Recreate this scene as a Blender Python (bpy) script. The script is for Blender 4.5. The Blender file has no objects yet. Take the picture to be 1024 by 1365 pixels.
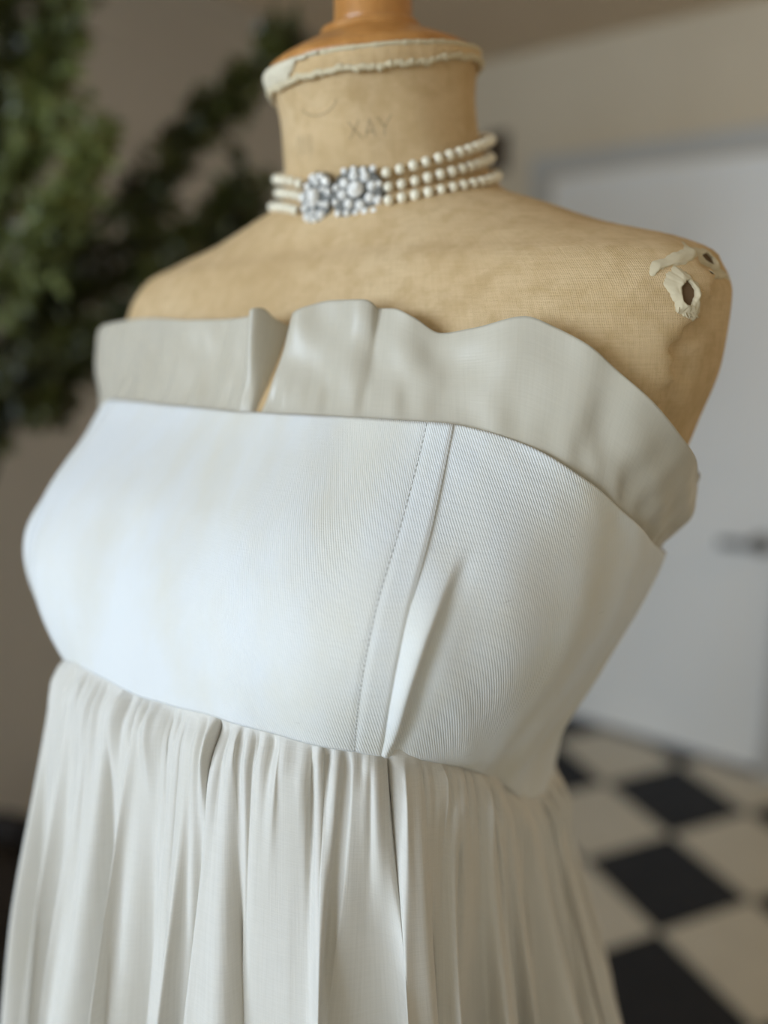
import bpy, math, random
import numpy as np
from mathutils import Vector, Matrix

random.seed(11)
RNG = np.random.default_rng(11)
SC = bpy.context.scene
COL = SC.collection

# ------------------------------------------------------------------ camera
F_PX = 1060.0                       # focal length in pixels of the 1024 x 1365 frame
PITCH = math.radians(12.27)         # camera looks down by this much
EYE = 1.5                           # eye height above the tiles
cam_data = bpy.data.cameras.new('camera')
cam_data.sensor_width = 36.0
cam_data.lens = 36.0 * F_PX / 1365.0
cam_data.clip_start = 0.02
cam_data.dof.use_dof = True
cam_data.dof.focus_distance = 0.322
cam_data.dof.aperture_fstop = 2.35
cam = bpy.data.objects.new('camera', cam_data)
COL.objects.link(cam)
cam.location = (0, 0, EYE)
cam.rotation_euler = (math.pi / 2 - PITCH, 0, 0)
SC.camera = cam

# ------------------------------------------------------------------ world, light, exposure
world = bpy.data.worlds.new('overcast_daylight')
world.use_nodes = True
world.node_tree.nodes['Background'].inputs[0].default_value = (0.80, 0.88, 1.0, 1)
world.node_tree.nodes['Background'].inputs[1].default_value = 1.0
SC.world = world
SC.view_settings.view_transform = 'Standard'
SC.view_settings.look = 'None'
SC.view_settings.gamma = 1.0
SC.view_settings.use_curve_mapping = False
SC.view_settings.exposure = -0.45
SC.cycles.max_bounces = 8

# room axes: the corner where the two far walls meet (behind the bust), seen in plan
CORNER = Vector((0.10, 3.43))
D_R = Vector((0.804, -0.594))       # along the wall with the door, towards the right
D_L = Vector((-0.594, -0.804))      # along the left wall, towards the camera
ROOM_U, ROOM_V, ROOM_H = 3.9, 7.0, 2.5
def room(u, v, z=0.0):
    p = CORNER + D_R * u + D_L * v
    return Vector((p.x, p.y, z))
ROOM_ROT = math.atan2(D_R.y, D_R.x)

def window_light(name, centre, facing, w, h, power, colour):
    ld = bpy.data.lights.new(name, 'AREA')
    ld.shape = 'RECTANGLE'
    ld.size = w
    ld.size_y = h
    ld.energy = power
    ld.color = colour
    lo = bpy.data.objects.new(name, ld)
    COL.objects.link(lo)
    lo.location = centre
    lo.rotation_euler = facing.to_track_quat('-Z', 'Y').to_euler()
    return lo
WIN = (0.08, 1.9, 1.05, 2.45)      # the window behind the camera: u0, u1, z0, z1
FILL_WIN = (4.7, 6.5, 1.15, 2.45)       # unseen window added in the left wall for side light: v0, v1, z0, z1
DAY = (0.665, 0.82, 1.0)
window_light('window_daylight', room((WIN[0] + WIN[1]) / 2, ROOM_V - .03, (WIN[2] + WIN[3]) / 2), Vector((-D_L.x, -D_L.y, 0)), WIN[1] - WIN[0] - .1, WIN[3] - WIN[2] - .1, 116.0, DAY)
window_light('side_fill_light', room(.03, (FILL_WIN[0] + FILL_WIN[1]) / 2, (FILL_WIN[2] + FILL_WIN[3]) / 2), Vector((D_R.x, D_R.y, 0)), FILL_WIN[1] - FILL_WIN[0] - .1, FILL_WIN[3] - FILL_WIN[2] - .1, 148.0, DAY)  # added side light, strengthens the daylight from the left

# ------------------------------------------------------------------ helpers
def tag(o, label=None, cat=None, group=None, kind=None):
    if label: o['label'] = label
    if cat: o['category'] = cat
    if group: o['group'] = group
    if kind: o['kind'] = kind
    return o
def empty(name, loc=(0, 0, 0), rz=0.0):
    o = bpy.data.objects.new(name, None)
    COL.objects.link(o)
    o.location = loc
    o.rotation_euler = (0, 0, rz)
    o.empty_display_size = 0.05
    return o
def link(name, me, mat=None, parent=None, smooth=True):
    if mat and not me.materials: me.materials.append(mat)
    o = bpy.data.objects.new(name, me)
    COL.objects.link(o)
    if parent: o.parent = parent
    if smooth: me.shade_smooth()
    return o
def mesh(name, verts, faces, mat=None, parent=None, smooth=True):
    me = bpy.data.meshes.new(name)
    me.from_pydata([tuple(map(float, v)) for v in verts], [], faces)
    me.validate()
    me.update()
    return link(name, me, mat, parent, smooth)
def grid(name, P, mat=None, parent=None, wrap=False, uv=None, thick=0.0, smooth=True, cap0=False, cap1=False, flip=False):
    """P: rows x cols x 3. Columns run around, rows run along. uv: rows x cols(+1 when wrapped) x 2"""
    nr, nc = P.shape[:2]
    V = P.reshape(-1, 3)
    m = nc if wrap else nc - 1
    i, j = np.meshgrid(np.arange(nr - 1), np.arange(m), indexing='ij')
    j2 = (j + 1) % nc
    Q = np.stack([i * nc + j, i * nc + j2, (i + 1) * nc + j2, (i + 1) * nc + j], -1).reshape(-1, 4)
    U = None
    if uv is not None:
        jj = j + 1
        U = np.stack([uv[i, j], uv[i, jj], uv[i + 1, jj], uv[i + 1, j]], 2).reshape(-1, 2)
    if flip:
        Q = Q[:, ::-1]
        if U is not None: U = U.reshape(-1, 4, 2)[:, ::-1].reshape(-1, 2)
    me = bpy.data.meshes.new(name)
    faces = Q.tolist()
    if cap0: faces.append(list(range(nc))[::(1 if flip else -1)])
    if cap1: faces.append([(nr - 1) * nc + k for k in range(nc)][::(-1 if flip else 1)])
    me.from_pydata(V.tolist(), [], faces)
    if U is not None:
        l = me.uv_layers.new(name='cloth')
        A = np.zeros((len(me.loops), 2), np.float32)
        A[:len(U)] = U
        l.data.foreach_set('uv', A.ravel())
    me.update()
    o = link(name, me, mat, parent, smooth)
    if thick:
        s = o.modifiers.new('cloth thickness', 'SOLIDIFY')
        s.thickness = thick
        s.offset = -1
    return o
def tube_pts(path, radii, n=10):
    """rings of a tube along a path (list of 3-vectors) -> rows x n x 3"""
    path = [Vector(p) for p in path]
    rows = []
    up = Vector((0, 0, 1))
    prev = None
    for k, p in enumerate(path):
        t = (path[min(k + 1, len(path) - 1)] - path[max(k - 1, 0)]).normalized()
        if prev is None:
            a = t.cross(up)
            if a.length < 1e-3: a = t.cross(Vector((1, 0, 0)))
            a.normalize()
        else:
            a = (prev - t * prev.dot(t)).normalized()
        prev = a
        b = t.cross(a)
        r = radii[k] if hasattr(radii, '__len__') else radii
        rows.append([p + (a * math.cos(w) + b * math.sin(w)) * r for w in [2 * math.pi * q / n for q in range(n)]])
    return np.array([[list(v) for v in row] for row in rows])
def tube(name, path, radii, mat, parent=None, n=10):
    return grid(name, tube_pts(path, radii, n), mat, parent, wrap=True, cap0=True, cap1=True)
def lathe(name, prof, mat, parent=None, n=48, cap0=True, cap1=True):
    P = np.array([[(r * math.cos(2 * math.pi * k / n), r * math.sin(2 * math.pi * k / n), z) for k in range(n)] for r, z in prof])
    return grid(name, P, mat, parent, wrap=True, cap0=cap0, cap1=cap1)
def box_geo(c, s, bev=0.0):
    x, y, z = s[0] / 2, s[1] / 2, s[2] / 2
    if bev <= 0:
        v = [(c[0] + sx * x, c[1] + sy * y, c[2] + sz * z) for sx in (-1, 1) for sy in (-1, 1) for sz in (-1, 1)]
        f = [(0, 1, 3, 2), (4, 6, 7, 5), (0, 4, 5, 1), (2, 3, 7, 6), (0, 2, 6, 4), (1, 5, 7, 3)]
        return v, f
    v = []; f = []
    rings = [(-z, bev), (-z + bev, 0), (z - bev, 0), (z, bev)]
    for zz, ins in rings:
        a, b = x - ins, y - ins
        k = bev
        for (px, py) in ((a - k, -b), (a, -b + k), (a, b - k), (a - k, b), (-a + k, b), (-a, b - k), (-a, -b + k), (-a + k, -b)):
            v.append((c[0] + px, c[1] + py, c[2] + zz))
    for r in range(3):
        for k in range(8):
            f.append((r * 8 + k, r * 8 + (k + 1) % 8, (r + 1) * 8 + (k + 1) % 8, (r + 1) * 8 + k))
    f.append(tuple(range(7, -1, -1))); f.append(tuple(range(24, 32)))
    return v, f
def boxes(name, lst, mat, parent=None, bev=0.0):
    V = []; Fc = []
    for c, s in lst:
        v, f = box_geo(c, s, bev)
        n = len(V)
        V += v
        Fc += [tuple(i + n for i in q) for q in f]
    return mesh(name, V, Fc, mat, parent, smooth=False)
def smooth01(t):
    t = np.clip(t, 0, 1)
    return t * t * (3 - 2 * t)

# ------------------------------------------------------------------ materials
def new_mat(name, base, rough=0.6, metal=0.0, spec=0.5, sheen=0.0):
    m = bpy.data.materials.new(name)
    m.use_nodes = True
    b = m.node_tree.nodes['Principled BSDF']
    b.inputs['Base Color'].default_value = (*base, 1)
    b.inputs['Roughness'].default_value = rough
    b.inputs['Metallic'].default_value = metal
    b.inputs['Specular IOR Level'].default_value = spec
    if sheen:
        b.inputs['Sheen Weight'].default_value = sheen
        b.inputs['Sheen Roughness'].default_value = 0.4
    return m
class N:
    """tiny node helper"""
    def __init__(s, m):
        s.t = m.node_tree; s.b = s.t.nodes['Principled BSDF']
    def add(s, kind, **kw):
        n = s.t.nodes.new(kind)
        for k, v in kw.items():
            if k in n.inputs: n.inputs[k].default_value = v
            else: setattr(n, k, v)
        return n
    def ln(s, a, b): s.t.links.new(a, b)
    def coords(s, kind='Object', scale=(1, 1, 1), rot=(0, 0, 0)):
        if kind == 'UV':
            c = s.add('ShaderNodeUVMap', uv_map='cloth').outputs[0]
        else:
            c = s.add('ShaderNodeTexCoord').outputs[kind]
        mp = s.add('ShaderNodeMapping')
        mp.inputs['Scale'].default_value = scale
        mp.inputs['Rotation'].default_value = rot
        s.ln(c, mp.inputs[0])
        return mp.outputs[0]
    def noise(s, vec, scale, detail=4, rough=0.6):
        n = s.add('ShaderNodeTexNoise', Scale=scale, Detail=detail, Roughness=rough)
        s.ln(vec, n.inputs['Vector'])
        return n.outputs['Fac']
    def ramp(s, fac, stops):
        r = s.add('ShaderNodeValToRGB')
        el = r.color_ramp.elements
        while len(el) < len(stops): el.new(0.5)
        for e, (p, c) in zip(el, stops):
            e.position = p
            e.color = (*c, 1) if len(c) == 3 else c
        s.ln(fac, r.inputs[0])
        return r.outputs[0]
    def mix(s, fac, a, b, mode='MIX'):
        n = s.add('ShaderNodeMix', data_type='RGBA', blend_type=mode)
        if hasattr(fac, 'links'): s.ln(fac, n.inputs[0])
        else: n.inputs[0].default_value = fac
        for v, k in ((a, 6), (b, 7)):
            if hasattr(v, 'links'): s.ln(v, n.inputs[k])
            else: n.inputs[k].default_value = (*v, 1)
        return n.outputs[2]
    def math(s, op, a, b=0.0):
        n = s.add('ShaderNodeMath', operation=op)
        for v, k in ((a, 0), (b, 1)):
            if hasattr(v, 'links'): s.ln(v, n.inputs[k])
            else: n.inputs[k].default_value = v
        return n.outputs[0]
    def base(s, col): s.ln(col, s.b.inputs['Base Color'])
    def bump(s, h, strength=0.3, dist=0.001, prev=None):
        n = s.add('ShaderNodeBump', Strength=strength, Distance=dist)
        s.ln(h, n.inputs['Height'])
        if prev is not None: s.ln(prev, n.inputs['Normal'])
        s.ln(n.outputs[0], s.b.inputs['Normal'])
        return n.outputs[0]
    def wave(s, vec, scale, dist=0.0, direction='X'):
        n = s.add('ShaderNodeTexWave', Scale=scale, Distortion=dist, bands_direction=direction)
        n.inputs['Detail'].default_value = 1.0
        s.ln(vec, n.inputs['Vector'])
        return n.outputs['Fac']

def plaster_mat(name, c1, c2):
    m = new_mat(name, c1, 0.85, spec=0.2); n = N(m)
    v = n.coords('Object')
    n.base(n.ramp(n.noise(v, 2.2, 6), [(0.3, c1), (0.7, c2)]))
    n.bump(n.noise(v, 60, 5), 0.25, 0.002)
    return m
M = {}
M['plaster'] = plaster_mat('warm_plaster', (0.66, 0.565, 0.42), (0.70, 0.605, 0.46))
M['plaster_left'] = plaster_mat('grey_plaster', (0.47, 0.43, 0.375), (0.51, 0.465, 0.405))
M['ceiling'] = plaster_mat('ceiling_plaster', (0.68, 0.56, 0.42), (0.72, 0.60, 0.46))
M['door'] = new_mat('door_paint', (0.86, 0.85, 0.82), 0.45)
M['plaster_white'] = plaster_mat('warm_white_plaster', (0.56, 0.48, 0.36), (0.60, 0.52, 0.40))
M['frame'] = new_mat('frame_paint', (0.50, 0.49, 0.46), 0.5)
M['steel'] = new_mat('brushed_steel', (0.22, 0.22, 0.22), 0.35, 0.9)
M['dark_iron'] = new_mat('dark_iron', (0.085, 0.06, 0.04), 0.6, 0.4)
M['grout'] = new_mat('grout', (0.10, 0.095, 0.09), 0.9)
def tile_mat(name, c1, c2, rough):
    m = new_mat(name, c1, rough, spec=0.3); n = N(m)
    v = n.coords('Object')
    n.base(n.ramp(n.noise(v, 9, 6), [(0.3, c1), (0.7, c2)]))
    n.bump(n.noise(v, 25, 4), 0.15, 0.002)
    return m
M['tile_black'] = tile_mat('black_tile', (0.010, 0.011, 0.014), (0.018, 0.018, 0.022), 0.6)
M['tile_cream'] = tile_mat('cream_tile', (0.56, 0.52, 0.43), (0.62, 0.58, 0.49), 0.5)
M['bark'] = new_mat('bark', (0.06, 0.04, 0.025), 0.9)
def leaf_mat(name, c1, c2):
    m = new_mat(name, c1, 0.38); n = N(m)
    v = n.coords('Object')
    n.base(n.ramp(n.noise(v, 9, 2), [(0.35, c1), (0.65, c2)]))
    return m
M['leaf'] = leaf_mat('leaf_dark', (0.016, 0.018, 0.003), (0.085, 0.090, 0.016))
M['leaf_pale'] = leaf_mat('leaf_olive', (0.07, 0.085, 0.018), (0.22, 0.25, 0.075))
M['planter'] = new_mat('dark_stained_wood', (0.02, 0.013, 0.009), 0.6)
M['hoop'] = new_mat('hoop_iron', (0.05, 0.04, 0.035), 0.5, 0.7)
M['soil'] = new_mat('soil', (0.03, 0.02, 0.014), 0.95)

# ================================================================== the setting
T_W = 0.22                                   # wall thickness
def setting(name, lst, mat, kind='structure', bev=0.0, parent=None):
    o = boxes(name, lst, mat, parent, bev)
    if parent is None:
        o.location = (CORNER.x, CORNER.y, 0)
        o.rotation_euler = (0, 0, ROOM_ROT)
        o['kind'] = kind
    return o
def bx(u0, u1, v0, v1, z0, z1):
    return (((u0 + u1) / 2, -(v0 + v1) / 2, (z0 + z1) / 2), (abs(u1 - u0), abs(v1 - v0), z1 - z0))
DU0, DU1, DZ = 0.63, 1.50, 2.06              # the door in the right-hand wall
wall_right = setting('wall_right', [bx(-T_W, DU0 - .02, -T_W, 0, 0, ROOM_H), bx(DU1 + .02, ROOM_U + T_W, -T_W, 0, 0, ROOM_H), bx(DU0 - .02, DU1 + .02, -T_W, 0, DZ + .02, ROOM_H)], M['plaster'])
tag(wall_right, 'warm beige plaster wall holding the pale door, behind the bust on the right', 'wall')
wall_left = setting('wall_left', [bx(-T_W, 0, 0, FILL_WIN[0], 0, ROOM_H), bx(-T_W, 0, FILL_WIN[1], ROOM_V, 0, ROOM_H), bx(-T_W, 0, FILL_WIN[0], FILL_WIN[1], 0, FILL_WIN[2]), bx(-T_W, 0, FILL_WIN[0], FILL_WIN[1], FILL_WIN[3], ROOM_H)], M['plaster_left'])
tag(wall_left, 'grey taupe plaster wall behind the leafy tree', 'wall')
wall_far = setting('wall_side', [bx(ROOM_U, ROOM_U + T_W, 0, ROOM_V, 0, ROOM_H)], M['plaster_white'])
tag(wall_far, 'plaster wall on the right outside the picture', 'wall')
u0, u1, z0, z1 = WIN
wall_back = setting('wall_back', [bx(-T_W, u0, ROOM_V, ROOM_V + T_W, 0, ROOM_H), bx(u1, ROOM_U + T_W, ROOM_V, ROOM_V + T_W, 0, ROOM_H), bx(u0, u1, ROOM_V, ROOM_V + T_W, 0, z0), bx(u0, u1, ROOM_V, ROOM_V + T_W, z1, ROOM_H)], M['plaster_white'])
tag(wall_back, 'plaster wall with the daylight window, behind the camera', 'wall')
ceiling = setting('ceiling', [bx(-T_W, ROOM_U + T_W, -T_W, ROOM_V + T_W, ROOM_H, ROOM_H + .1)], M['ceiling'])
tag(ceiling, 'dim taupe plaster ceiling above the door wall', 'ceiling')

# window behind the camera
win = empty('window_1'); win['kind'] = 'structure'
tag(win, 'tall casement window letting in daylight behind the camera', 'window')
win.location = (CORNER.x, CORNER.y, 0); win.rotation_euler = (0, 0, ROOM_ROT)
vv0, vv1 = ROOM_V + .05, ROOM_V + .11
um = (u0 + u1) / 2
setting('window_frame', [bx(u0, u0 + .05, vv0, vv1, z0, z1), bx(u1 - .05, u1, vv0, vv1, z0, z1), bx(u0 + .05, u1 - .05, vv0, vv1, z0, z0 + .05), bx(u0 + .05, u1 - .05, vv0, vv1, z1 - .05, z1), bx(um - .03, um + .03, vv0, vv1, z0 + .05, z1 - .05)], M['frame'], parent=win)
M['glass'] = new_mat('window_glass', (1, 1, 1), 0.0)
M['glass'].node_tree.nodes['Principled BSDF'].inputs['Transmission Weight'].default_value = 1.0
for a, b in ((u0 + .05, um - .03), (um + .03, u1 - .05)):
    setting('pane', [bx(a, b, vv0 + .025, vv0 + .031, z0 + .05, z1 - .05)], M['glass'], parent=win)

# second window, added out of view to light the bust from the left
fill_win = empty('fill_window'); fill_win['kind'] = 'structure'
tag(fill_win, 'added unseen window in the left wall for side light', 'window')
fill_win.location = (CORNER.x, CORNER.y, 0); fill_win.rotation_euler = (0, 0, ROOM_ROT)
v0_, v1_, z0_, z1_ = FILL_WIN
vm_ = (v0_ + v1_) / 2
setting('window_frame', [bx(-.11, -.05, v0_, v0_ + .05, z0_, z1_), bx(-.11, -.05, v1_ - .05, v1_, z0_, z1_), bx(-.11, -.05, v0_ + .05, v1_ - .05, z0_, z0_ + .05), bx(-.11, -.05, v0_ + .05, v1_ - .05, z1_ - .05, z1_), bx(-.11, -.05, vm_ - .03, vm_ + .03, z0_ + .05, z1_ - .05)], M['frame'], parent=fill_win)
for a, b in ((v0_ + .05, vm_ - .03), (vm_ + .03, v1_ - .05)):
    setting('pane', [bx(-.085, -.079, a, b, z0_ + .05, z1_ - .05)], M['glass'], parent=fill_win)

# door
door = empty('door_1', (CORNER.x, CORNER.y, 0), ROOM_ROT); door['kind'] = 'structure'
tag(door, 'pale grey painted door with a dark lever handle', 'door')
setting('door_leaf', [bx(DU0, DU1, -.045, -.006, .022, DZ)], M['door'], parent=door)
for k, (za, zb) in enumerate(((.20, .92), (1.06, 1.92))):                   # raised mouldings of two panels
    for a, b in ((DU0 + .12, (DU0 + DU1) / 2 - .05), ((DU0 + DU1) / 2 + .05, DU1 - .12)):
        setting('door_panel', [bx(a, b, -.007, -.001, za, zb)], M['door'], bev=.002, parent=door)
setting('architrave', [bx(DU0 - .075, DU0 - .012, 0, .016, 0, DZ + .012), bx(DU1 + .012, DU1 + .075, 0, .016, 0, DZ + .012), bx(DU0 - .075, DU1 + .075, 0, .022, DZ + .012, DZ + .08)], M['frame'], parent=door)
hd = empty('door_handle'); hd.parent = door
hu, hz = DU1 - .055, .83
rose = lathe('rose', [(.034, 0), (.034, .006), (.03, .010), (.010, .012), (.009, .045), (.009, .05)], M['steel'], hd, n=24)
rose.location = (hu, .006 - .006, hz); rose.rotation_euler = (math.pi / 2, 0, 0)
tube('lever', [(hu + .005, -.045, hz), (hu - .03, -.047, hz), (hu - .08, -.046, hz - .002), (hu - .125, -.043, hz - .004)], [.014, .015, .015, .014], M['steel'], hd, n=12)

# dark bracket high on the wall, half hidden behind the neck of the bust
br = empty('wall_bracket', (CORNER.x, CORNER.y, 0), ROOM_ROT)
tag(br, 'small dark iron bracket on the wall just behind the bust neck', 'bracket')
setting('back_plate', [bx(.36, .45, -.002, .012, 2.11, 2.25)], M['dark_iron'], parent=br, bev=.004)
tube('hook_arm', [(.42, -.01, 2.22), (.42, -.06, 2.215), (.42, -.10, 2.19), (.42, -.11, 2.15), (.42, -.095, 2.12)], [.026, .024, .022, .020, .016], M['dark_iron'], br, n=10)

# floor: grout bed and every tile by itself
floor = setting('floor', [bx(-T_W, ROOM_U + T_W, -T_W, ROOM_V + T_W, -.10, -.004)], M['grout'])
tag(floor, 'chequered floor of black and cream stone tiles laid diagonally', 'floor')
TS = 0.3171
tyaw = math.radians(-68.06)
E1 = Vector((math.cos(tyaw), math.sin(tyaw))); E2 = Vector((math.sin(tyaw), -math.cos(tyaw)))
TO = Vector((1.0628, 2.6083))
def clip_room(poly):
    """clip a polygon given in (u, v) to the room"""
    for ax, lim, sg in ((0, .003, 1), (0, ROOM_U - .003, -1), (1, .003, 1), (1, ROOM_V - .003, -1)):
        out = []
        for k in range(len(poly)):
            p, q = poly[k], poly[(k + 1) % len(poly)]
            dp, dq = (p[ax] - lim) * sg, (q[ax] - lim) * sg
            if dp >= 0: out.append(p)
            if dp * dq < 0:
                t = dp / (dp - dq)
                out.append((p[0] + (q[0] - p[0]) * t, p[1] + (q[1] - p[1]) * t))
        poly = out
        if not poly: return []
    return poly
def tile_mesh(poly, name):
    """bevelled tile from a plan polygon (world offsets), top at z=0"""
    n = len(poly)
    c = Vector((sum(p[0] for p in poly) / n, sum(p[1] for p in poly) / n))
    V = []
    for ins, z in ((0, -.006), (0, -.0015), (.0016, 0.0)):
        for p in poly:
            d = Vector(p) - c
            l = max(d.length, 1e-6)
            q = c + d * max(0, (l - ins) / l)
            V.append((q.x, q.y, z))
    Fc = [tuple(range(2 * n, 3 * n))]
    for r in range(2):
        for k in range(n):
            Fc.append((r * n + k, r * n + (k + 1) % n, (r + 1) * n + (k + 1) % n, (r + 1) * n + k))
    me = bpy.data.meshes.new(name)
    me.from_pydata(V, [], Fc)
    me.update()
    return me
hs = TS / 2 - .0012
quad = [tuple(E1 * a * hs + E2 * b * hs) for a, b in ((-1, -1), (-1, 1), (1, 1), (1, -1))]
ar = sum(quad[k][0] * quad[(k + 1) % 4][1] - quad[(k + 1) % 4][0] * quad[k][1] for k in range(4))
if ar < 0: quad = quad[::-1]
full = {}
for key in ('tile_black', 'tile_cream'):
    full[key] = tile_mesh(quad, 'floor_tile')
    full[key].materials.append(M[key])
finv = Matrix.Rotation(-ROOM_ROT, 3, 'Z')
def put_tile(me, c):
    o = bpy.data.objects.new('tile', me)
    COL.objects.link(o)
    o.parent = floor
    l = finv @ Vector((c.x - CORNER.x, c.y - CORNER.y, 0))
    o.location = l
    o.rotation_euler = (random.uniform(-.001, .001), random.uniform(-.001, .001), -ROOM_ROT)
tiles = []
for i in range(-30, 31):
    for j in range(-30, 31):
        c = TO + E1 * ((i + .5) * TS) + E2 * ((j + .5) * TS)
        key = 'tile_black' if (i + j) % 2 == 0 else 'tile_cream'
        P = [((Vector(q) + c - CORNER).dot(D_R), (Vector(q) + c - CORNER).dot(D_L)) for q in quad]
        if all(.003 < a < ROOM_U - .003 and .003 < b < ROOM_V - .003 for a, b in P):
            tiles.append(((c - Vector((1.0, 2.4))).length, c, key, None))
        else:
            R = clip_room(P)
            if len(R) < 3: continue
            W = [tuple(CORNER + D_R * a + D_L * b - c) for a, b in R]
            A2 = sum(W[k][0] * W[(k + 1) % len(W)][1] - W[(k + 1) % len(W)][0] * W[k][1] for k in range(len(W)))
            if abs(A2) < .004: continue
            tiles.append(((c - Vector((1.0, 2.4))).length, c, key, W if A2 > 0 else W[::-1]))
tiles.sort(key=lambda t: t[0])
for d_, c, key, W in tiles[:290]:
    if W is None:
        put_tile(full[key], c)
    else:
        me = tile_mesh(W, 'cut_tile')
        me.materials.append(M[key])
        put_tile(me, c)
for key in ('tile_black', 'tile_cream'):                      # the rest of the floor, far behind the camera
    V = []; Fc = []
    for d_, c, k2, W in tiles[290:]:
        if k2 != key: continue
        me = tile_mesh(W or quad, 'tmp')
        n_ = len(V)
        for v_ in me.vertices:
            l = finv @ Vector((v_.co.x + c.x - CORNER.x, v_.co.y + c.y - CORNER.y, v_.co.z))
            V.append(tuple(l))
        Fc += [tuple(n_ + i for i in p.vertices) for p in me.polygons]
        bpy.data.meshes.remove(me)
    if V: tag(mesh('tile_field', V, Fc, M[key], floor, smooth=False), kind='stuff')

# warm fill light added out of view on the right, shaped as a pendant
lamp = empty('fill_lamp', tuple(room(2.9, .65, 0)))
tag(lamp, 'added unseen fill light shaped as a round pendant', 'lamp')
LZ = 1.98
tube('cable', [(0, 0, LZ + .16), (0, 0, 2.3), (0, 0, ROOM_H - .02)], .004, M['dark_iron'], lamp, n=8)
rz_ = lathe('ceiling_rose', [(.05, 0), (.05, .008), (.02, .03)], M['dark_iron'], lamp, n=24); rz_.location = (0, 0, ROOM_H - .001); rz_.rotation_euler = (math.pi, 0, 0)
M['globe'] = new_mat('fill_globe', (0.9, 0.85, 0.75), 0.4)
_gb = M['globe'].node_tree.nodes['Principled BSDF']
_gb.inputs['Emission Color'].default_value = (1.0, 0.80, 0.55, 1)
_gb.inputs['Emission Strength'].default_value = 16.0
gl = lathe('globe', [(.15 * math.sin(math.pi * k / 16) + .001, -.15 * math.cos(math.pi * k / 16)) for k in range(17)], M['globe'], lamp, n=32)
gl.location = (0, 0, LZ)
lathe('holder', [(.03, LZ + .14), (.03, LZ + .18), (.01, LZ + .2)], M['dark_iron'], lamp, n=20)

# ================================================================== shape of the bust, shared by form, dress and necklace
BX, BY, YAW = -0.004, 0.475, math.radians(-36)
# height (cm from eye level), half width, front depth, back depth, centre shift, squareness
RT=np.array([
(-75,17.5,12.5,14.5, 0.0,2.1),
(-60,19.0,12.5,14.5, 0.0,2.1),
(-48,16.5,11.8,12.0,-0.3,2.1),
(-36,12.6,11.6, 9.6,-0.8,2.1),
(-28,11.3,13.2, 9.0,-1.1,2.1),
(-23,11.7,14.3, 9.2,-1.2,2.1),
(-17,14.1,15.1, 9.8,-1.2,2.15),
(-12,16.2,14.2,10.2,-1.0,2.2),
( -8,17.3,13.0,10.6,-0.7,2.25),
( -4,18.4,11.0,10.8,-0.1,2.4),
( -1,19.2, 9.7,10.4, 0.3,2.5),
(  2,19.4, 8.5, 9.4, 0.7,2.4),
( 3.7,18.7,7.7, 8.4, 0.9,2.2),
( 4.6,16.7,7.1, 7.8, 1.1,2.0),
( 5.6,13.0,6.6, 7.3, 1.1,1.85),
( 6.8, 9.7,6.0, 6.8, 1.1,1.8),
( 7.8, 6.9,5.4, 6.2, 1.0,1.85),
( 8.8, 5.85,5.25, 5.9, 0.7,2.0),
(10.0, 5.5,5.2, 5.6, 0.4,2.0),
(12.0, 5.4,5.2, 5.4, 0.1,2.0),
(14.35, 5.65,5.7, 5.6,-0.3,2.0)])
def pchip(x,y,q):
    h=np.diff(x);d=np.diff(y)/h;m=np.zeros_like(y)
    m[0],m[-1]=d[0],d[-1]
    for k in range(1,len(x)-1):
        if d[k-1]*d[k]>0:
            w1=2*h[k]+h[k-1];w2=h[k]+2*h[k-1];m[k]=(w1+w2)/(w1/d[k-1]+w2/d[k])
    q=np.asarray(q,float);i=np.clip(np.searchsorted(x,q)-1,0,len(x)-2)
    t=np.clip((q-x[i])/h[i],0,1)
    return ((1+2*t)*(1-t)**2*y[i]+t*(1-t)**2*h[i]*m[i]+t*t*(3-2*t)*y[i+1]+t*t*(t-1)*h[i]*m[i+1])
BUMP=dict(th=math.radians(38),e=-11.2,amp=3.25,sth=0.38,se=4.6)
def body(th,e,off=0.0):
    """local coords in metres; th from front, + toward wearer's left; off in cm outward"""
    th=np.asarray(th,float);e=np.asarray(e,float);th,e=np.broadcast_arrays(th,e)
    a,bf,bb,cy,n=[pchip(RT[:,0],RT[:,k],e) for k in range(1,6)]
    s,c=np.sin(th),np.cos(th)
    b=bb+(bf-bb)*(0.5+0.5*np.tanh(c*4))
    r=1.0/((np.abs(s)/a)**n+(np.abs(c)/b)**n)**(1/n)
    t=(th+math.pi)%(2*math.pi)-math.pi
    for sg in(-1,1):
        r=r+BUMP['amp']*np.exp(-((t-sg*BUMP['th'])/BUMP['sth'])**2/2-((e-BUMP['e'])/BUMP['se'])**2/2)
    r=r+off
    x=r*s;y=cy-r*c
    tilt=0.17*np.clip((e-6.0)/5,0,1)
    z=e+tilt*(y-0)
    return np.stack([x,y,z+EYE*100],-1)/100


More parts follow.
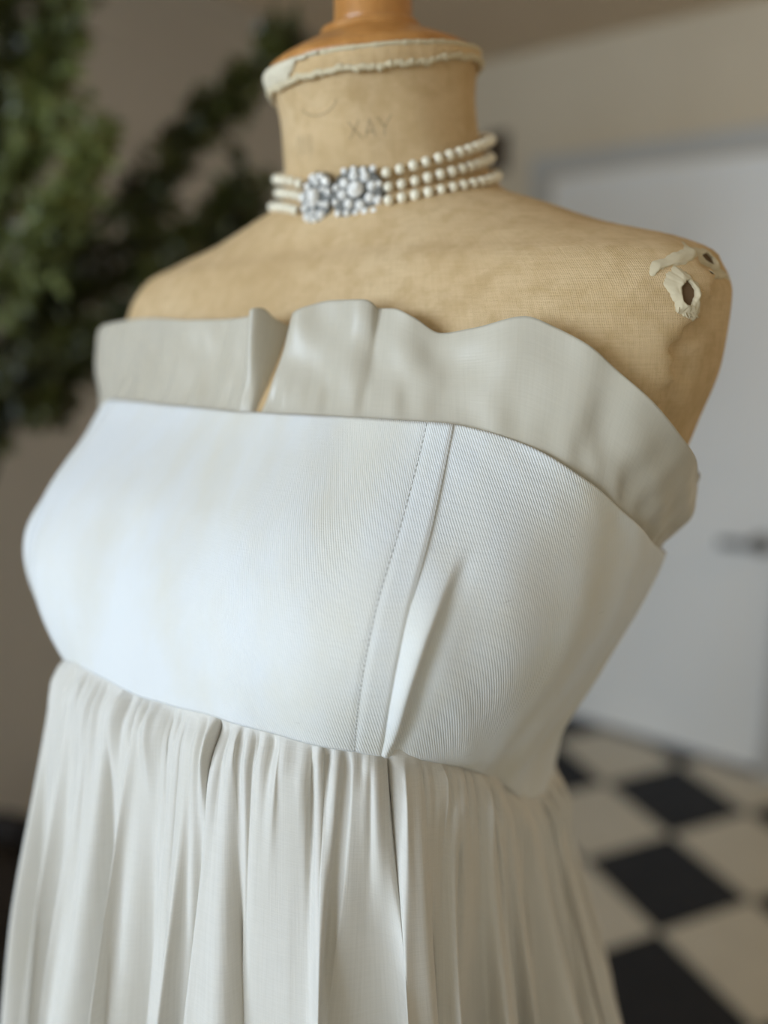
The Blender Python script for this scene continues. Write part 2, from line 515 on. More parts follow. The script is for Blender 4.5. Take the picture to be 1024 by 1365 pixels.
# ================================================================== dress form
def canvas_mat(name, c1, c2, c3):
    m = new_mat(name, c1, 0.85, spec=0.15); n = N(m)
    v = n.coords('Object')
    big = n.noise(v, 11, 5, .65)
    col = n.ramp(big, [(0.25, c2), (0.5, c1), (0.75, c3)])
    sp = n.noise(v, 90, 3)
    col = n.mix(n.ramp(sp, [(0.45, (0, 0, 0)), (0.8, (1, 1, 1))]), col, c2)
    blot = n.noise(n.coords('Object', (1, 1, 2.2)), 26, 6, .7)
    col = n.mix(n.math('MULTIPLY', n.ramp(blot, [(0.52, (0, 0, 0)), (0.72, (1, 1, 1))]), .4), col, (c2[0] * .8, c2[1] * .74, c2[2] * .66))
    u = n.coords('UV')
    w1 = n.wave(u, 520, 3.0, 'X'); w2 = n.wave(u, 520, 3.0, 'Y')
    thr = n.noise(n.coords('UV', (900, 60, 1)), 1.0, 2)
    thr2 = n.noise(n.coords('UV', (60, 900, 1)), 1.0, 2)
    h = n.math('ADD', n.math('ADD', w1, w2), n.math('ADD', n.math('MULTIPLY', thr, 2.2), n.math('MULTIPLY', thr2, 2.2)))
    col = n.mix(n.math('MULTIPLY', n.ramp(n.math('ADD', thr, n.math('SUBTRACT', thr2, .5)), [(.3, (1, 1, 1)), (.62, (0, 0, 0))]), .34), col, c2)
    n.base(col)
    n.bump(h, 0.35, 0.0003)
    return m
M['canvas'] = canvas_mat('old_linen_canvas', (0.71, 0.51, 0.285), (0.57, 0.39, 0.195), (0.79, 0.60, 0.365))
M['frayed'] = new_mat('frayed_cotton', (0.66, 0.56, 0.38), 0.95, spec=0.1)
M['paper'] = new_mat('torn_lining_paper', (0.74, 0.66, 0.50), 0.9, spec=0.1)
M['inside'] = new_mat('papier_mache', (0.16, 0.10, 0.055), 0.95, spec=0.1)
M['stand_iron'] = new_mat('stand_iron', (0.03, 0.03, 0.03), 0.5, 0.6)
def wood_mat():
    m = new_mat('honey_wood', (0.50, 0.23, 0.06), 0.28); n = N(m)
    v = n.coords('Object', (1, 1, 1))
    g = n.noise(n.coords('Object', (60, 60, 9)), 1.0, 5)
    n.base(n.ramp(g, [(0.3, (0.42, 0.175, 0.04)), (0.7, (0.60, 0.285, 0.085))]))
    return m
M['wood'] = wood_mat()
M['ink'] = new_mat('faded_ink', (0.15, 0.115, 0.075), 0.9, spec=0.05)
nk = M['ink'].node_tree
tr = nk.nodes.new('ShaderNodeBsdfTransparent'); mx = nk.nodes.new('ShaderNodeMixShader')
mx.inputs[0].default_value = 0.26
nk.links.new(tr.outputs[0], mx.inputs[1]); nk.links.new(nk.nodes['Principled BSDF'].outputs[0], mx.inputs[2])
nk.links.new(mx.outputs[0], nk.nodes['Material Output'].inputs[0])

form = empty('dress_form', (BX, BY, 0), YAW)
tag(form, 'antique linen covered dress form with a turned wooden neck cap', 'dress form')

# torso: linen skin, with the armhole faces flattened and a ragged cloth edge along them
th = np.linspace(-math.pi, math.pi, 361)[:-1]
ee = np.concatenate([np.linspace(-75, -26, 40), np.linspace(-25, 8, 150), np.linspace(8.2, 14.35, 50)])
TH, EE = np.meshgrid(th, ee)
def torso_off(T, E):
    """relief of the linen skin (cm): flattened armhole faces behind a ragged cloth edge"""
    t = (T + math.pi) % (2 * math.pi) - math.pi
    arm = np.radians(77 - .35 * np.clip(-E, 0, 12) + 5.5 * smooth01((E - .1) / 1.6)) + .012 * np.sin(E * 3.1) + .010 * np.sin(E * 7.3 + 1)
    side = smooth01((np.abs(t) - arm) / .035) * smooth01((np.radians(128) - np.abs(t)) / .25)
    win_e = smooth01((E + 14) / 6) * smooth01((4.6 - E) / 1.2)
    return -.42 * side * win_e - np.exp(-((np.abs(t) - arm - .06) / .05) ** 2) * win_e * .18 + .05 * np.sin(T * 9 + E * .4) * smooth01((E - 7) / 2)
off = torso_off(TH, EE)
P = body(TH, EE, off)
UVt = np.stack(np.broadcast_arrays(np.linspace(-math.pi, math.pi, 361)[None, :] * .15, ee[:, None] / 100), -1)
torso = grid('torso', P, M['canvas'], form, wrap=True, uv=UVt, cap0=True)

# neck: folded linen edge under the cap
def ring_pts(e_fn, off_fn, n=240, a0=-math.pi, a1=math.pi):
    t = np.linspace(a0, a1, n, endpoint=(a1 - a0 < 6.28))
    return t, body(t, e_fn(t), off_fn(t))
def loop_tube(name, e_fn, off_fn, r_fn, mat, parent, n=260, k=8, a0=-math.pi, a1=math.pi):
    t, pts = ring_pts(e_fn, off_fn, n, a0, a1)
    closed = a1 - a0 > 6.28
    rad = r_fn(t)
    rows = []
    for q in range(n):
        p = Vector(pts[q]); o_ = Vector((math.sin(t[q]), -math.cos(t[q]), 0)); z_ = Vector((0, 0, 1))
        rows.append([list(p + (o_ * math.cos(w) + z_ * math.sin(w)) * rad[q]) for w in [2 * math.pi * m_ / k for m_ in range(k)]])
    if closed: rows.append(rows[0])
    return grid(name, np.array(rows), mat, parent, wrap=True, cap0=not closed, cap1=not closed)
ph = RNG.uniform(0, 6.28, 12)
def rag(t, a=1.0):
    return a * (.5 * np.sin(5 * t + ph[0]) + .35 * np.sin(13 * t + ph[1]) + .3 * np.sin(29 * t + ph[2]) + .22 * np.sin(61 * t + ph[3]))
tt_ = np.linspace(-math.pi, math.pi, 361)[:-1]
band_rows = []
for q in np.linspace(0, 1, 8):
    low = 13.6 + .10 * rag(tt_) + .35 * smooth01((tt_ - .9) / .9) * smooth01((2.6 - tt_) / .5)
    e_ = low + (14.45 - low) * q
    band_rows.append(body(tt_, e_, .10 + .07 * np.sin(q * math.pi) + .02 * rag(tt_ * 2)))
grid('neck_binding', np.array(band_rows), M['canvas'], form, wrap=True, thick=.001)
loop_tube('frayed_edge', lambda t: 13.6 + .10 * rag(t) + .35 * smooth01((t - .9) / .9) * smooth01((2.6 - t) / .5), lambda t: .16 + .03 * rag(3 * t), lambda t: .0014 + .0007 * np.abs(rag(4 * t)), M['frayed'], form, 400)
loop_tube('frayed_edge', lambda t: 14.45 + .02 * rag(t), lambda t: .08 + .0 * t, lambda t: .0011 + .0004 * np.abs(rag(3 * t)), M['frayed'], form, 300)
# torn pale paper on the front left of the neck
a_ = np.linspace(math.radians(-95), math.radians(10), 90)
rows = []
for q in np.linspace(0, 1, 8):
    low = 13.62 + .35 * rag(a_ * 1.7) * .5 + .75 * smooth01((a_ - math.radians(-22)) / .5) - .38 * np.exp(-((a_ - math.radians(-52)) / .28) ** 2)
    e_ = low + (14.52 - low) * q
    rows.append(body(a_, e_, .22 + .10 * np.sin(q * 3.0) + .03 * rag(a_ * 4 + q)))
o = grid('torn_paper', np.array(rows), M['paper'], form, thick=.0012)

# wooden neck cap and finial post
cap = empty('neck_cap'); cap.parent = form
rimc = body(np.array([0.0, math.pi]), np.array([14.4, 14.4]))
cc = (rimc[0] + rimc[1]) / 2
tilt = math.atan2(rimc[1][2] - rimc[0][2], rimc[1][1] - rimc[0][1])
dome = lathe('dome', [(.0545, -.004), (.0560, 0), (.0555, .003), (.049, .0068), (.041, .0104), (.033, .0136), (.0275, .0158), (.0262, .0170), (.0268, .0183), (.0255, .0196), (.022, .0202)], M['wood'], cap)
dome.location = cc; dome.rotation_euler = (tilt * .8, 0, 0)
post = lathe('finial_post', [(.0212, 0), (.0216, .004), (.0208, .008), (.0204, .03), (.0200, .055), (.0205, .062), (.025, .066), (.0255, .070), (.019, .075), (.017, .080), (.022, .088), (.026, .098), (.026, .108), (.021, .119), (.012, .127), (.004, .1305)], M['wood'], cap)
post.location = (cc[0] + .002, cc[1] - .002, cc[2] + .0158); post.rotation_euler = (tilt * .15, 0, 0)

# faded stamp on the neck: strokes of ink lying on the cloth
def on_neck(strokes, th0, e0, k=1.0, w=.0011, name='ink_stamp'):
    V = []; Fc = []
    for st in strokes:
        pts = []
        for a, b in zip(st[:-1], st[1:]):
            for q in np.linspace(0, 1, 8, endpoint=False):
                pts.append((a[0] + (b[0] - a[0]) * q, a[1] + (b[1] - a[1]) * q))
        pts.append(st[-1])
        base_n = len(V)
        for i_, p in enumerate(pts):
            q0 = pts[max(i_ - 1, 0)]; q1 = pts[min(i_ + 1, len(pts) - 1)]
            d = Vector((q1[0] - q0[0], q1[1] - q0[1])).normalized(); nn = Vector((-d.y, d.x)) * w * 50
            for s_ in (-1, 1):
                x_, y_ = p[0] * k + nn.x * s_, p[1] * k + nn.y * s_
                V.append(body(th0 + x_ / 5.4, e0 + y_, .085).tolist())
        for i_ in range(len(pts) - 1):
            a = base_n + 2 * i_
            Fc.append((a, a + 1, a + 3, a + 2))
    return mesh(name, V, Fc, M['ink'], form)
on_neck([[(-.75, .6), (.1, -.55)], [(-.05, .6), (-.7, -.5)],
         [(.28, -.55), (.6, .6), (.9, -.55)], [(.4, -.15), (.82, -.15)],
         [(1.1, .65), (1.5, .05)], [(1.95, .7), (1.5, .05), (1.45, -.55)]], math.radians(26), 10.85, k=.82, w=.0009)
on_neck([[(x_, .75), (x_, -.75 + .2 * (q % 2))] for q, x_ in enumerate((-.75, -.45, -.2, .1, .4, .62))], math.radians(-11), 10.5, k=.8, w=.0007)
on_neck([[(1.2 * math.cos(a), .75 * math.sin(a)) for a in np.linspace(math.radians(200), math.radians(345), 14)]], math.radians(2), 12.6, w=.0008)

# torn holes at the shoulder: a raised rim of rubbed, frayed cotton around the papier-mache inside
CMD = 1 / .31                                                       # degrees of turn per cm at the shoulder
def tear(th0, e0, iu, iv, ou, ov, h, seed, threads, lean=0.0):
    g = np.random.default_rng(seed); f = g.uniform(0, 6.28, 8)
    t = np.linspace(0, 2 * math.pi, 110, endpoint=False)
    wi = 1 + .08 * np.sin(2 * t + f[0]) + .06 * np.sin(5 * t + f[1]) + .03 * np.sin(13 * t + f[2])
    wo = 1 + .13 * np.sin(2 * t + f[3]) + .08 * np.sin(5 * t + f[4]) + .04 * np.sin(11 * t + f[5]) + .02 * np.sin(27 * t + f[6])
    def at(q, hh):
        """q = 0 inner edge, 1 outer edge"""
        u_ = (iu * wi * (1 - q) + ou * wo * q) * np.cos(t); v_ = (iv * wi * (1 - q) + ov * wo * q) * np.sin(t)
        u_, v_ = u_ * math.cos(lean) - v_ * math.sin(lean), u_ * math.sin(lean) + v_ * math.cos(lean)
        A = np.radians(th0 + u_ * CMD); E = e0 + v_
        return body(A, E, torso_off(A, E) + hh)
    rows = [at(0.0, .02), at(0.0, .6 * h)]
    for q in np.linspace(.08, 1, 11):
        lum = 1 + .16 * np.sin(3 * t + 5 * q + f[7]) + .06 * np.sin(7 * t - 9 * q + f[2]) + .05 * np.sin(5 * t + 14 * q)
        rows.append(at(q, (h * (1 - q ** 1.6) * lum + .03 * (1 - q) - .02 * q)))
    ring = grid('torn_rim', np.array(rows), M['frayed'], form, wrap=True)
    inn = at(0.0, .03)
    mesh('hole', [body(math.radians(th0), e0, torso_off(np.radians(th0), e0) + .03).tolist()] + inn.tolist(), [(0, 1 + q, 1 + (q + 1) % 110) for q in range(110)], M['inside'], ring)
    V = []; Fc = []
    for k in range(threads):
        a = g.uniform(3.9, 5.6); l = g.uniform(.25, .7); bend = g.uniform(-.25, .35)
        pts = []
        for s_ in (0, .35, .7, 1):
            u_ = ou * .8 * math.cos(a) + l * s_ * (.35 + bend * s_ + .4 * math.cos(a)); v_ = ov * .8 * math.sin(a) - l * s_ * (.55 - .2 * s_)
            A = math.radians(th0 + u_ * CMD)
            pts.append(body(A, e0 + v_, float(torso_off(np.array(A), np.array(e0 + v_))) + .10 - .05 * s_).tolist())
        T_ = tube_pts(pts, [.00040, .00034, .00028, .00012], 5)
        b_ = len(V); V += T_.reshape(-1, 3).tolist()
        for r_ in range(3):
            for s_ in range(5):
                Fc.append((b_ + r_ * 5 + s_, b_ + r_ * 5 + (s_ + 1) % 5, b_ + (r_ + 1) * 5 + (s_ + 1) % 5, b_ + (r_ + 1) * 5 + s_))
    if threads: tag(mesh('loose_threads', V, Fc, M['frayed'], ring), kind='stuff')
    return ring
tear(78.3, 1.85, .30, .52, .74, 1.02, .20, 3, 12, .10)
tear(86.6, 3.45, .42, .22, .85, .50, .16, 5, 0, -.25)
def worn_patch(path, width, hgt, seed):
    """a rubbed, bunched strip of cloth lying on the skin"""
    g = np.random.default_rng(seed); f = g.uniform(0, 6.28, 8)
    path = np.array(path, float)
    t = np.linspace(0, 1, 80)
    a = pchip(np.linspace(0, 1, len(path)), path[:, 0], t); e = pchip(np.linspace(0, 1, len(path)), path[:, 1], t)
    da, de = np.gradient(a) / CMD, np.gradient(e)
    ln_ = np.hypot(da, de); na, ne = -de / ln_ * CMD, da / ln_
    w = width * (np.sin(math.pi * t) ** .5) * (1 + .16 * np.sin(9 * t + f[0]) + .10 * np.sin(23 * t + f[1]) + .05 * np.sin(60 * t + f[2]))
    rows = []
    for q in np.linspace(-1, 1, 15):
        A = np.radians(a + na * w * q); E = e + ne * w * q
        h = hgt * (1 - q * q) * (1 + .2 * np.sin(8 * t + 2 * q + f[3]) + .12 * np.sin(21 * t - 3 * q + f[4])) * np.sin(math.pi * t) ** .5 - .02
        rows.append(body(A, E, torso_off(A, E) + h))
    return grid('worn_cloth', np.array(rows), M['frayed'], form)
worn_patch([(74.6, 2.55), (76.0, 3.0), (78.5, 3.25), (81.5, 3.6), (84.0, 4.2)], .24, .20, 2)
worn_patch([(83.0, 2.9), (86.0, 2.72), (89.5, 2.85), (93, 2.6)], .20, .15, 8)

# the stand, under the skirt
tube('pole', [(0, 0, .06), (0, 0, .4), (0, 0, .762)], .014, M['stand_iron'], form, n=16)
lathe('foot_plate', [(.16, 0.0), (.16, .012), (.15, .02), (.04, .035), (.022, .06), (.018, .07)], M['stand_iron'], form, n=40)

# ================================================================== the dress
def satin_mat():
    m = new_mat('ivory_duchess_satin', (0.80, 0.80, 0.78), 0.6, spec=0.25, sheen=0.12); n = N(m)
    u = n.coords('UV')
    tw = n.wave(n.coords('UV', rot=(0, 0, math.radians(-14))), 340, 0.5, 'X')
    rib = n.noise(n.coords('UV', (120, 1600, 1)), 1.0, 2)
    h = n.math('ADD', tw, n.math('MULTIPLY', rib, 0.8))
    b1 = n.bump(h, 0.36, 0.0003)
    stain = n.noise(n.coords('UV', (14, 9, 1)), 1.0, 4)
    col = n.ramp(stain, [(0.42, (0.79, 0.80, 0.80)), (0.66, (0.77, 0.745, 0.67))])
    fleck = n.noise(n.coords('UV', (70, 520, 1)), 1.0, 1)
    col = n.mix(n.math('MULTIPLY', n.ramp(fleck, [(0.76, (0, 0, 0)), (0.80, (1, 1, 1))]), .35), col, (0.45, 0.42, 0.38))
    n.base(col)
    return m
def silk_mat(name, c1, c2, rough, slub, bump):
    m = new_mat(name, c1, rough, spec=0.4, sheen=0.3); n = N(m)
    s1 = n.noise(n.coords('UV', (slub, 25, 1)), 1.0, 3)
    s2 = n.noise(n.coords('UV', (60, slub * 1.3, 1)), 1.0, 2)
    f = n.math('ADD', n.math('MULTIPLY', s1, .6), n.math('MULTIPLY', s2, .4))
    col = n.ramp(f, [(0.35, c2), (0.60, c1)])
    big = n.noise(n.coords('UV', (22, 14, 1)), 1.0, 3)
    col = n.mix(n.math('MULTIPLY', n.ramp(big, [(0.45, (0, 0, 0)), (0.75, (1, 1, 1))]), .35), col, (c2[0] * .96, c2[1] * .94, c2[2] * .88))
    n.base(col)
    n.bump(f, bump, 0.0006)
    return m
M['satin'] = satin_mat()
M['silk'] = silk_mat('pale_silk_voile', (0.70, 0.668, 0.612), (0.65, 0.618, 0.56), 0.55, 1100, 0.32)
M['organza'] = silk_mat('oyster_organza', (0.56, 0.51, 0.415), (0.53, 0.48, 0.385), 0.32, 900, 0.16)
M['thread'] = new_mat('grey_thread', (0.42, 0.41, 0.39), 0.7)
M['piping'] = new_mat('ivory_edge', (0.70, 0.685, 0.64), 0.5)

dress = empty('dress', (BX, BY, 0), YAW)
tag(dress, 'strapless ivory dress with satin bodice, standing frill and gathered silk skirt', 'dress')

D2R = math.radians
def curve(pts):
    a = np.array(pts, float)
    return lambda t: pchip(a[:, 0], a[:, 1], t)
_top = curve([(0, -3.35), (30, -3.25), (46, -3.33), (52, -3.6), (57.5, -4.15), (65, -5.55), (73, -7.2), (86, -9.4), (100, -10.6), (125, -11.3), (180, -11.6)])
_bot = curve([(0, -15.75), (20, -15.5), (32, -15.8), (39.5, -16.4), (52, -18.2), (66, -21.0), (83, -24.0), (105, -25.3), (180, -25.6)])
def e_top(t): return _top(np.abs(np.degrees(t)))
def e_bot(t): return _bot(np.abs(np.degrees(t))) - .9 * np.exp(-((np.degrees(t) + 38) / 17) ** 2)
_seam = curve([(-24, 38.6), (-16.3, 39.5), (-13, 40.2), (-10.2, 41.5), (-6.5, 45.0), (-3.5, 48.0), (0, 51)])
def seam_at(v):
    """seam angle (rad) at height fraction v of the bodice"""
    t = np.full_like(v, D2R(43.0))
    for _ in range(12):
        e = e_bot(t) + (e_top(t) - e_bot(t)) * v
        t = D2R(1) * _seam(e)
    return t
def uv_of(TH, EEv): return np.stack([TH * .165, EEv / 100], -1)

def soft(TH, EEv):
    """slow undulation of the cloth over the form"""
    d = np.degrees(TH)
    return (.05 * np.sin(D2R(1) * d * 9 + .25 * EEv) + .05 * np.sin(D2R(1) * d * 17 - .18 * EEv + 1.0)
            + .03 * np.sin(D2R(1) * d * 31 + .3 * EEv + 2.0))
# front panel
v = np.linspace(0, 1, 90)
q = np.linspace(-1, 1, 300)
q = np.sign(q) * (1 - (1 - np.abs(q)) ** 1.25)
sa = seam_at(v)
TH = sa[:, None] * q[None, :]
EEv = e_bot(TH) + (e_top(TH) - e_bot(TH)) * v[:, None]
dist = (sa[:, None] - np.abs(TH)) * 17.0                       # cm from the seam edge
off = .58 + soft(TH, EEv) * smooth01(dist / 2.0)
off += .02 * smooth01(dist / .25) * smooth01((1.05 - dist) / .25) - .030 * np.exp(-((dist - 1.12) / .10) ** 2)
off -= .05 * smooth01((.18 - dist) / .18)
# two soft vertical hollows where the cloth bridges the bust
off -= .30 * np.exp(-((np.degrees(TH) + 11) / 6.5) ** 2) * smooth01((-6.5 - EEv) / 4) * smooth01((EEv + 15.8) / 3)
off += .14 * np.exp(-((np.degrees(TH) - 1) / 5.0) ** 2) * smooth01((-6.5 - EEv) / 4)
off -= .12 * np.exp(-((np.degrees(TH) - 14) / 4.5) ** 2) * smooth01((-9.5 - EEv) / 4)
front = grid('front_panel', body(TH, EEv, off), M['satin'], dress, uv=uv_of(TH, EEv), thick=.0012)
tag(front, 'smooth white satin front panel')
# stitch line one centimetre in from each seam
for sg in (-1, 1):
    V = []; Fc = []
    ns = 62
    for k in range(ns):
        va, vb = (k + .18) / ns, (k + .82) / ns
        pts = []
        for vv in (va, (va + vb) / 2, vb):
            s0 = seam_at(np.array([vv]))[0]
            t = sg * (s0 - 1.12 / 17.0)
            e = float(e_bot(np.array([t]))[0] + (e_top(np.array([t])) - e_bot(np.array([t])))[0] * vv)
            pts.append(body(t, e, .58 - .030 + float(soft(np.array(t), np.array(e))) * float(smooth01(1.12 / 2.0)) + .018))
        T_ = tube_pts(pts, .00013, 5)
        b_ = len(V)
        V += T_.reshape(-1, 3).tolist()
        for r_ in range(2):
            for s_ in range(5):
                Fc.append((b_ + r_ * 5 + s_, b_ + r_ * 5 + (s_ + 1) % 5, b_ + (r_ + 1) * 5 + (s_ + 1) % 5, b_ + (r_ + 1) * 5 + s_))
    mesh('stitching', V, Fc, M['thread'], front)

# side panels and back
_crest = curve([(-24, 39.2), (-16.4, 39.9), (-15.4, 40.6), (-13, 41.6), (-10.9, 43.1), (-9.4, 44.9), (-8.0, 47.0), (-4, 52)])
def side_panel(sg):
    v = np.linspace(0, 1, 150)
    qq = np.linspace(0, 1, 420) ** 1.5
    sa = seam_at(v) - D2R(1.2)
    A = sa[:, None] + (D2R(118) - sa[:, None]) * qq[None, :]
    Eh = e_bot(A) + (e_top(A) - e_bot(A)) * v[:, None]
    d = np.degrees(A)
    off = .44 + soft(A * sg + 3, Eh)
    cr = _crest(Eh)
    sdeg = np.degrees(sa)[:, None]
    amp = .52 * smooth01((-7.4 - Eh) / 3.2) * (1 - .35 * smooth01((-13.5 - Eh) / 3))
    rise = smooth01((d - sdeg) / np.maximum(cr - sdeg, .4))
    fall = 1 - smooth01((d - cr) / (1.5 + .6 * smooth01((Eh + 12) / 5)))
    off += amp * rise * fall
    off -= .12 * np.exp(-((d - cr - 1.9) / 1.2) ** 2) * smooth01((-7.4 - Eh) / 3)
    # slanting drag lines towards the side
    off += .12 * np.exp(-((d - (66 + (Eh + 8) * .55)) / 3.6) ** 2) - .09 * np.exp(-((d - (74 + (Eh + 8) * .6)) / 4.5) ** 2)
    off += .10 * np.exp(-((d - (51 - (Eh + 16) * 1.3)) / 2.6) ** 2) * smooth01((-10 - Eh) / 4)
    off += .02 * np.sin(d * .9 + Eh * 2.1) * smooth01((Eh - e_top(A) + 2.5) / 2)
    if sg > 0: lab = 'white satin side panel with a slanting fold beside the seam'
    else: lab = None
    o = grid('side_panel', body(A * sg, Eh, off), M['satin'], dress, uv=uv_of(A * sg, Eh), thick=.0012, flip=sg < 0)
    if lab: tag(o, lab)
    return o
side_panel(1); side_panel(-1)
A = np.linspace(D2R(116), D2R(244), 120)[None, :] + 0 * np.linspace(0, 1, 50)[:, None]
Aw = (A + math.pi) % (2 * math.pi) - math.pi
vv = np.linspace(0, 1, 50)[:, None]
Eh = e_bot(Aw) + (e_top(Aw) - e_bot(Aw)) * vv
grid('back_panel', body(Aw, Eh, .5 + 0 * Eh), M['satin'], dress, uv=uv_of(A, Eh), thick=.0012)
# frill standing up from the bodice
_rt = curve([(-180, -7.2), (-110, -6.6), (-92, -5.2), (-80, -3.2), (-70, -.6), (-61, .85), (-45, 1.15), (-22, .97), (-8, 1.0), (0, 1.15), (3.5, 1.45), (5.2, .85), (8.5, .35), (12, 1.0), (18, 1.5), (24, 1.72), (31, 1.7), (34, 1.35), (38, 1.3), (42, .9), (47, .25), (51, .45), (56.5, .9), (60, .45), (64, -.45), (69.5, -2.1), (78, -4.2), (86, -5.5), (96, -6.6), (110, -6.6), (180, -7.2)])
nth = 1500
tt = np.linspace(-math.pi, math.pi, nth, endpoint=False)
dg = np.degrees(tt)
tl = np.linspace(0, 1, 46)[:, None]
eb = e_top(tt) - .35
et = _rt(dg)
def g(c, w): return np.exp(-((dg - c) / w) ** 2)
flare = 1.5 - .75 * smooth01((np.abs(dg) - 62) / 20) + .1 * np.sin(np.radians(dg) * 5)
wave = (.95 * g(2.6, 2.3) + .25 * g(15, 4) + .42 * g(30.5, 3.0) - .42 * g(35.0, 2.6) + .15 * g(40, 3)
        - .75 * g(47.5, 4.6) + .55 * g(56, 5) + .18 * g(63, 2) - .16 * g(66.5, 2) + .15 * g(79, 6) - .2 * g(89, 5) - .25 * g(98, 6)
        - .2 * g(110, 5) + .3 * g(125, 6) - .5 * g(140, 7) + .5 * g(158, 7)
        - .25 * g(-12, 4) + .25 * g(-26, 8) - .2 * g(-45, 7) + .35 * g(-63, 7) - .4 * g(-84, 6) + .5 * g(-100, 7) - .5 * g(-120, 7) + .5 * g(-142, 8) - .4 * g(-165, 6))
wl = tl ** .85
gap = -2.5 * np.exp(-((dg - (6.0 + 2.2 * tl)) / (.9 + 2.3 * tl)) ** 2) * np.clip(tl, 0, 1) ** .6
pucker = (.03 * np.sin(np.radians(dg) * 83 + 1.2 * np.sin(np.radians(dg) * 11)) + .04 * np.sin(np.radians(dg) * 47 + 2)) * np.exp(-((tl - .2) / .16) ** 2)
crumple = (.10 * np.sin(np.radians(dg) * 29 + tl * 7) * np.sin(np.radians(dg) * 13 - tl * 5 + 1) + .07 * smooth01((dg - 38) / 12) * np.sin(np.radians(dg) * 53 - tl * 9 + 2 * np.sin(np.radians(dg) * 9)))
E_ = eb + (et - eb) * tl
off = .14 + flare * tl ** 1.15 + wave * wl + gap + pucker + crumple * tl * (1 - tl) * 4 * .5
off = off + .55 * np.exp(-((dg - 96) / 11) ** 2) * np.sin(math.pi * np.clip((tl - .2) / .75, 0, 1)) + .10 * np.sin(np.radians(dg) * 21 + tl * 9) * tl * (1 - tl) * 2
sh = np.radians(.9 * np.exp(-((dg - 4.6) / 2.6) ** 2) + 1.3 * np.exp(-((dg - 32.5) / 2.2) ** 2)) * tl ** 1.2     # folds lap over to the right
P = body(tt[None, :] + sh, E_, off)
ttw = np.linspace(-math.pi, math.pi, nth + 1)
UVr = np.stack(np.broadcast_arrays(ttw[None, :] * .17, np.linspace(0, .055, 46)[:, None]), -1)
frill = grid('frill', P, M['organza'], dress, wrap=True, uv=UVr, thick=.0007)
tag(frill, 'grey ivory organza frill with a wavy upper edge')

# gathered skirt
nu, nv_ = 2000, 170
uu = np.linspace(-math.pi, math.pi, nu, endpoint=False)
sd = np.concatenate([np.linspace(-.5, 2, 16)[:-1], np.linspace(2, 34, 105)[:-1], np.linspace(34, 118, nv_ - 119)])      # cm below the seam
U, S = np.meshgrid(uu, sd)
rg = np.random.default_rng(23)
def fnoise(x, freqs, r):
    o = 0
    for f in freqs: o = o + np.sin(f * x + r.uniform(0, 6.28)) * r.uniform(.6, 1)
    return o / math.sqrt(len(freqs))
drift = .55 * np.sin(S / 13 + fnoise(U, (3, 7, 11), rg) * 2) * smooth01(S / 20)
phi = 36 * U + 1.9 * fnoise(U, (5, 9, 14, 22), rg) + drift
ampn = .62 + .30 * fnoise(U, (8, 17, 31), rg)
ampn = np.clip(ampn, .45, 1.3) * (1 + .55 * np.exp(-((np.degrees(U) - 72) / 28) ** 2))
lean = np.clip(1.15 * fnoise(U, (6, 13, 19, 27), rg), -1.25, 1.25)
A_main = (.04 + 1.02 * smooth01((S - .5) / 16) + .012 * S) * ampn
r_add = A_main * np.cos(phi) + .30 * A_main * np.cos(2.63 * phi + 2 * np.sin(S / 17 + U * 4))
lat = lean * A_main * np.sin(phi) * 1.05
for k in range(190):                                              # gathers that run out at different lengths
    c = rg.uniform(-math.pi, math.pi); w = rg.uniform(.008, .024); L = rg.choice([1.8, 2.6, 4.0, 6.5, 11.0]) * rg.uniform(.7, 1.3)
    a = rg.uniform(.12, .32) * (1 if rg.random() < .6 else -1); sl = rg.uniform(-.004, .004)
    if L < 4.5: a *= 1.5
    wid = w * (1 + S / 20)
    x = (U - c - sl * np.clip(S, 0, 30) + math.pi) % (2 * math.pi) - math.pi
    gk = np.exp(-(x / wid) ** 2) * np.exp(-(np.clip(S, 0, None) / L) ** 2) * smooth01((S + .15) / .8)
    r_add = r_add + a * gk
    lat = lat + rg.uniform(-.5, .5) * a * gk
for k in range(64):                                              # sharper creases
    c = rg.uniform(-math.pi, math.pi); w = rg.uniform(.004, .008); L = rg.choice([4.0, 8.0, 14.0, 24.0]) * rg.uniform(.7, 1.3)
    sl = rg.uniform(-.003, .003); s0 = rg.choice([0, 0, 0, 3.0])
    wid = w * (1 + S / 24)
    x = (U - c - sl * np.clip(S, 0, 30) + math.pi) % (2 * math.pi) - math.pi
    gk = np.exp(-np.abs(x / wid) ** 1.5) * np.exp(-(np.clip(S - s0, 0, None) / L) ** 2) * smooth01((S - s0 + .2) / 1.2)
    r_add = r_add - rg.uniform(.12, .34) * gk
    lat = lat + rg.uniform(-.35, .35) * gk * np.tanh(x / wid)
rip = 150 * U + 2.2 * fnoise(U, (11, 23, 37), rg)
ra = np.clip(.55 + .5 * fnoise(U, (19, 33, 47), rg), .1, 1.4)
rl = np.clip(2.6 + 1.6 * fnoise(U, (13, 29, 41), rg), .9, 6.0)
fade = np.exp(-(np.clip(S, 0, None) / rl) ** 2) * smooth01((S + .1) / .7)
r_add = r_add + .17 * ra * np.cos(rip) * fade
lat = lat + .10 * ra * np.sin(rip) * fade
puff = .50 * smooth01((S + .1) / 1.6)
flare = np.where(S < 26, .185 * np.clip(S, 0, None) * smooth01(S / 3 + .3), .185 * 26 + .15 * (S - 26))
es = e_bot(U)
seamP = body(U, es, .40 + 0 * U) * 100                            # seam ring, cm
cx_, cy_ = 0.0, -1.0
dx, dy = seamP[..., 0] - cx_, seamP[..., 1] - cy_
r0 = np.hypot(dx, dy)
ux, uy = dx / r0, dy / r0
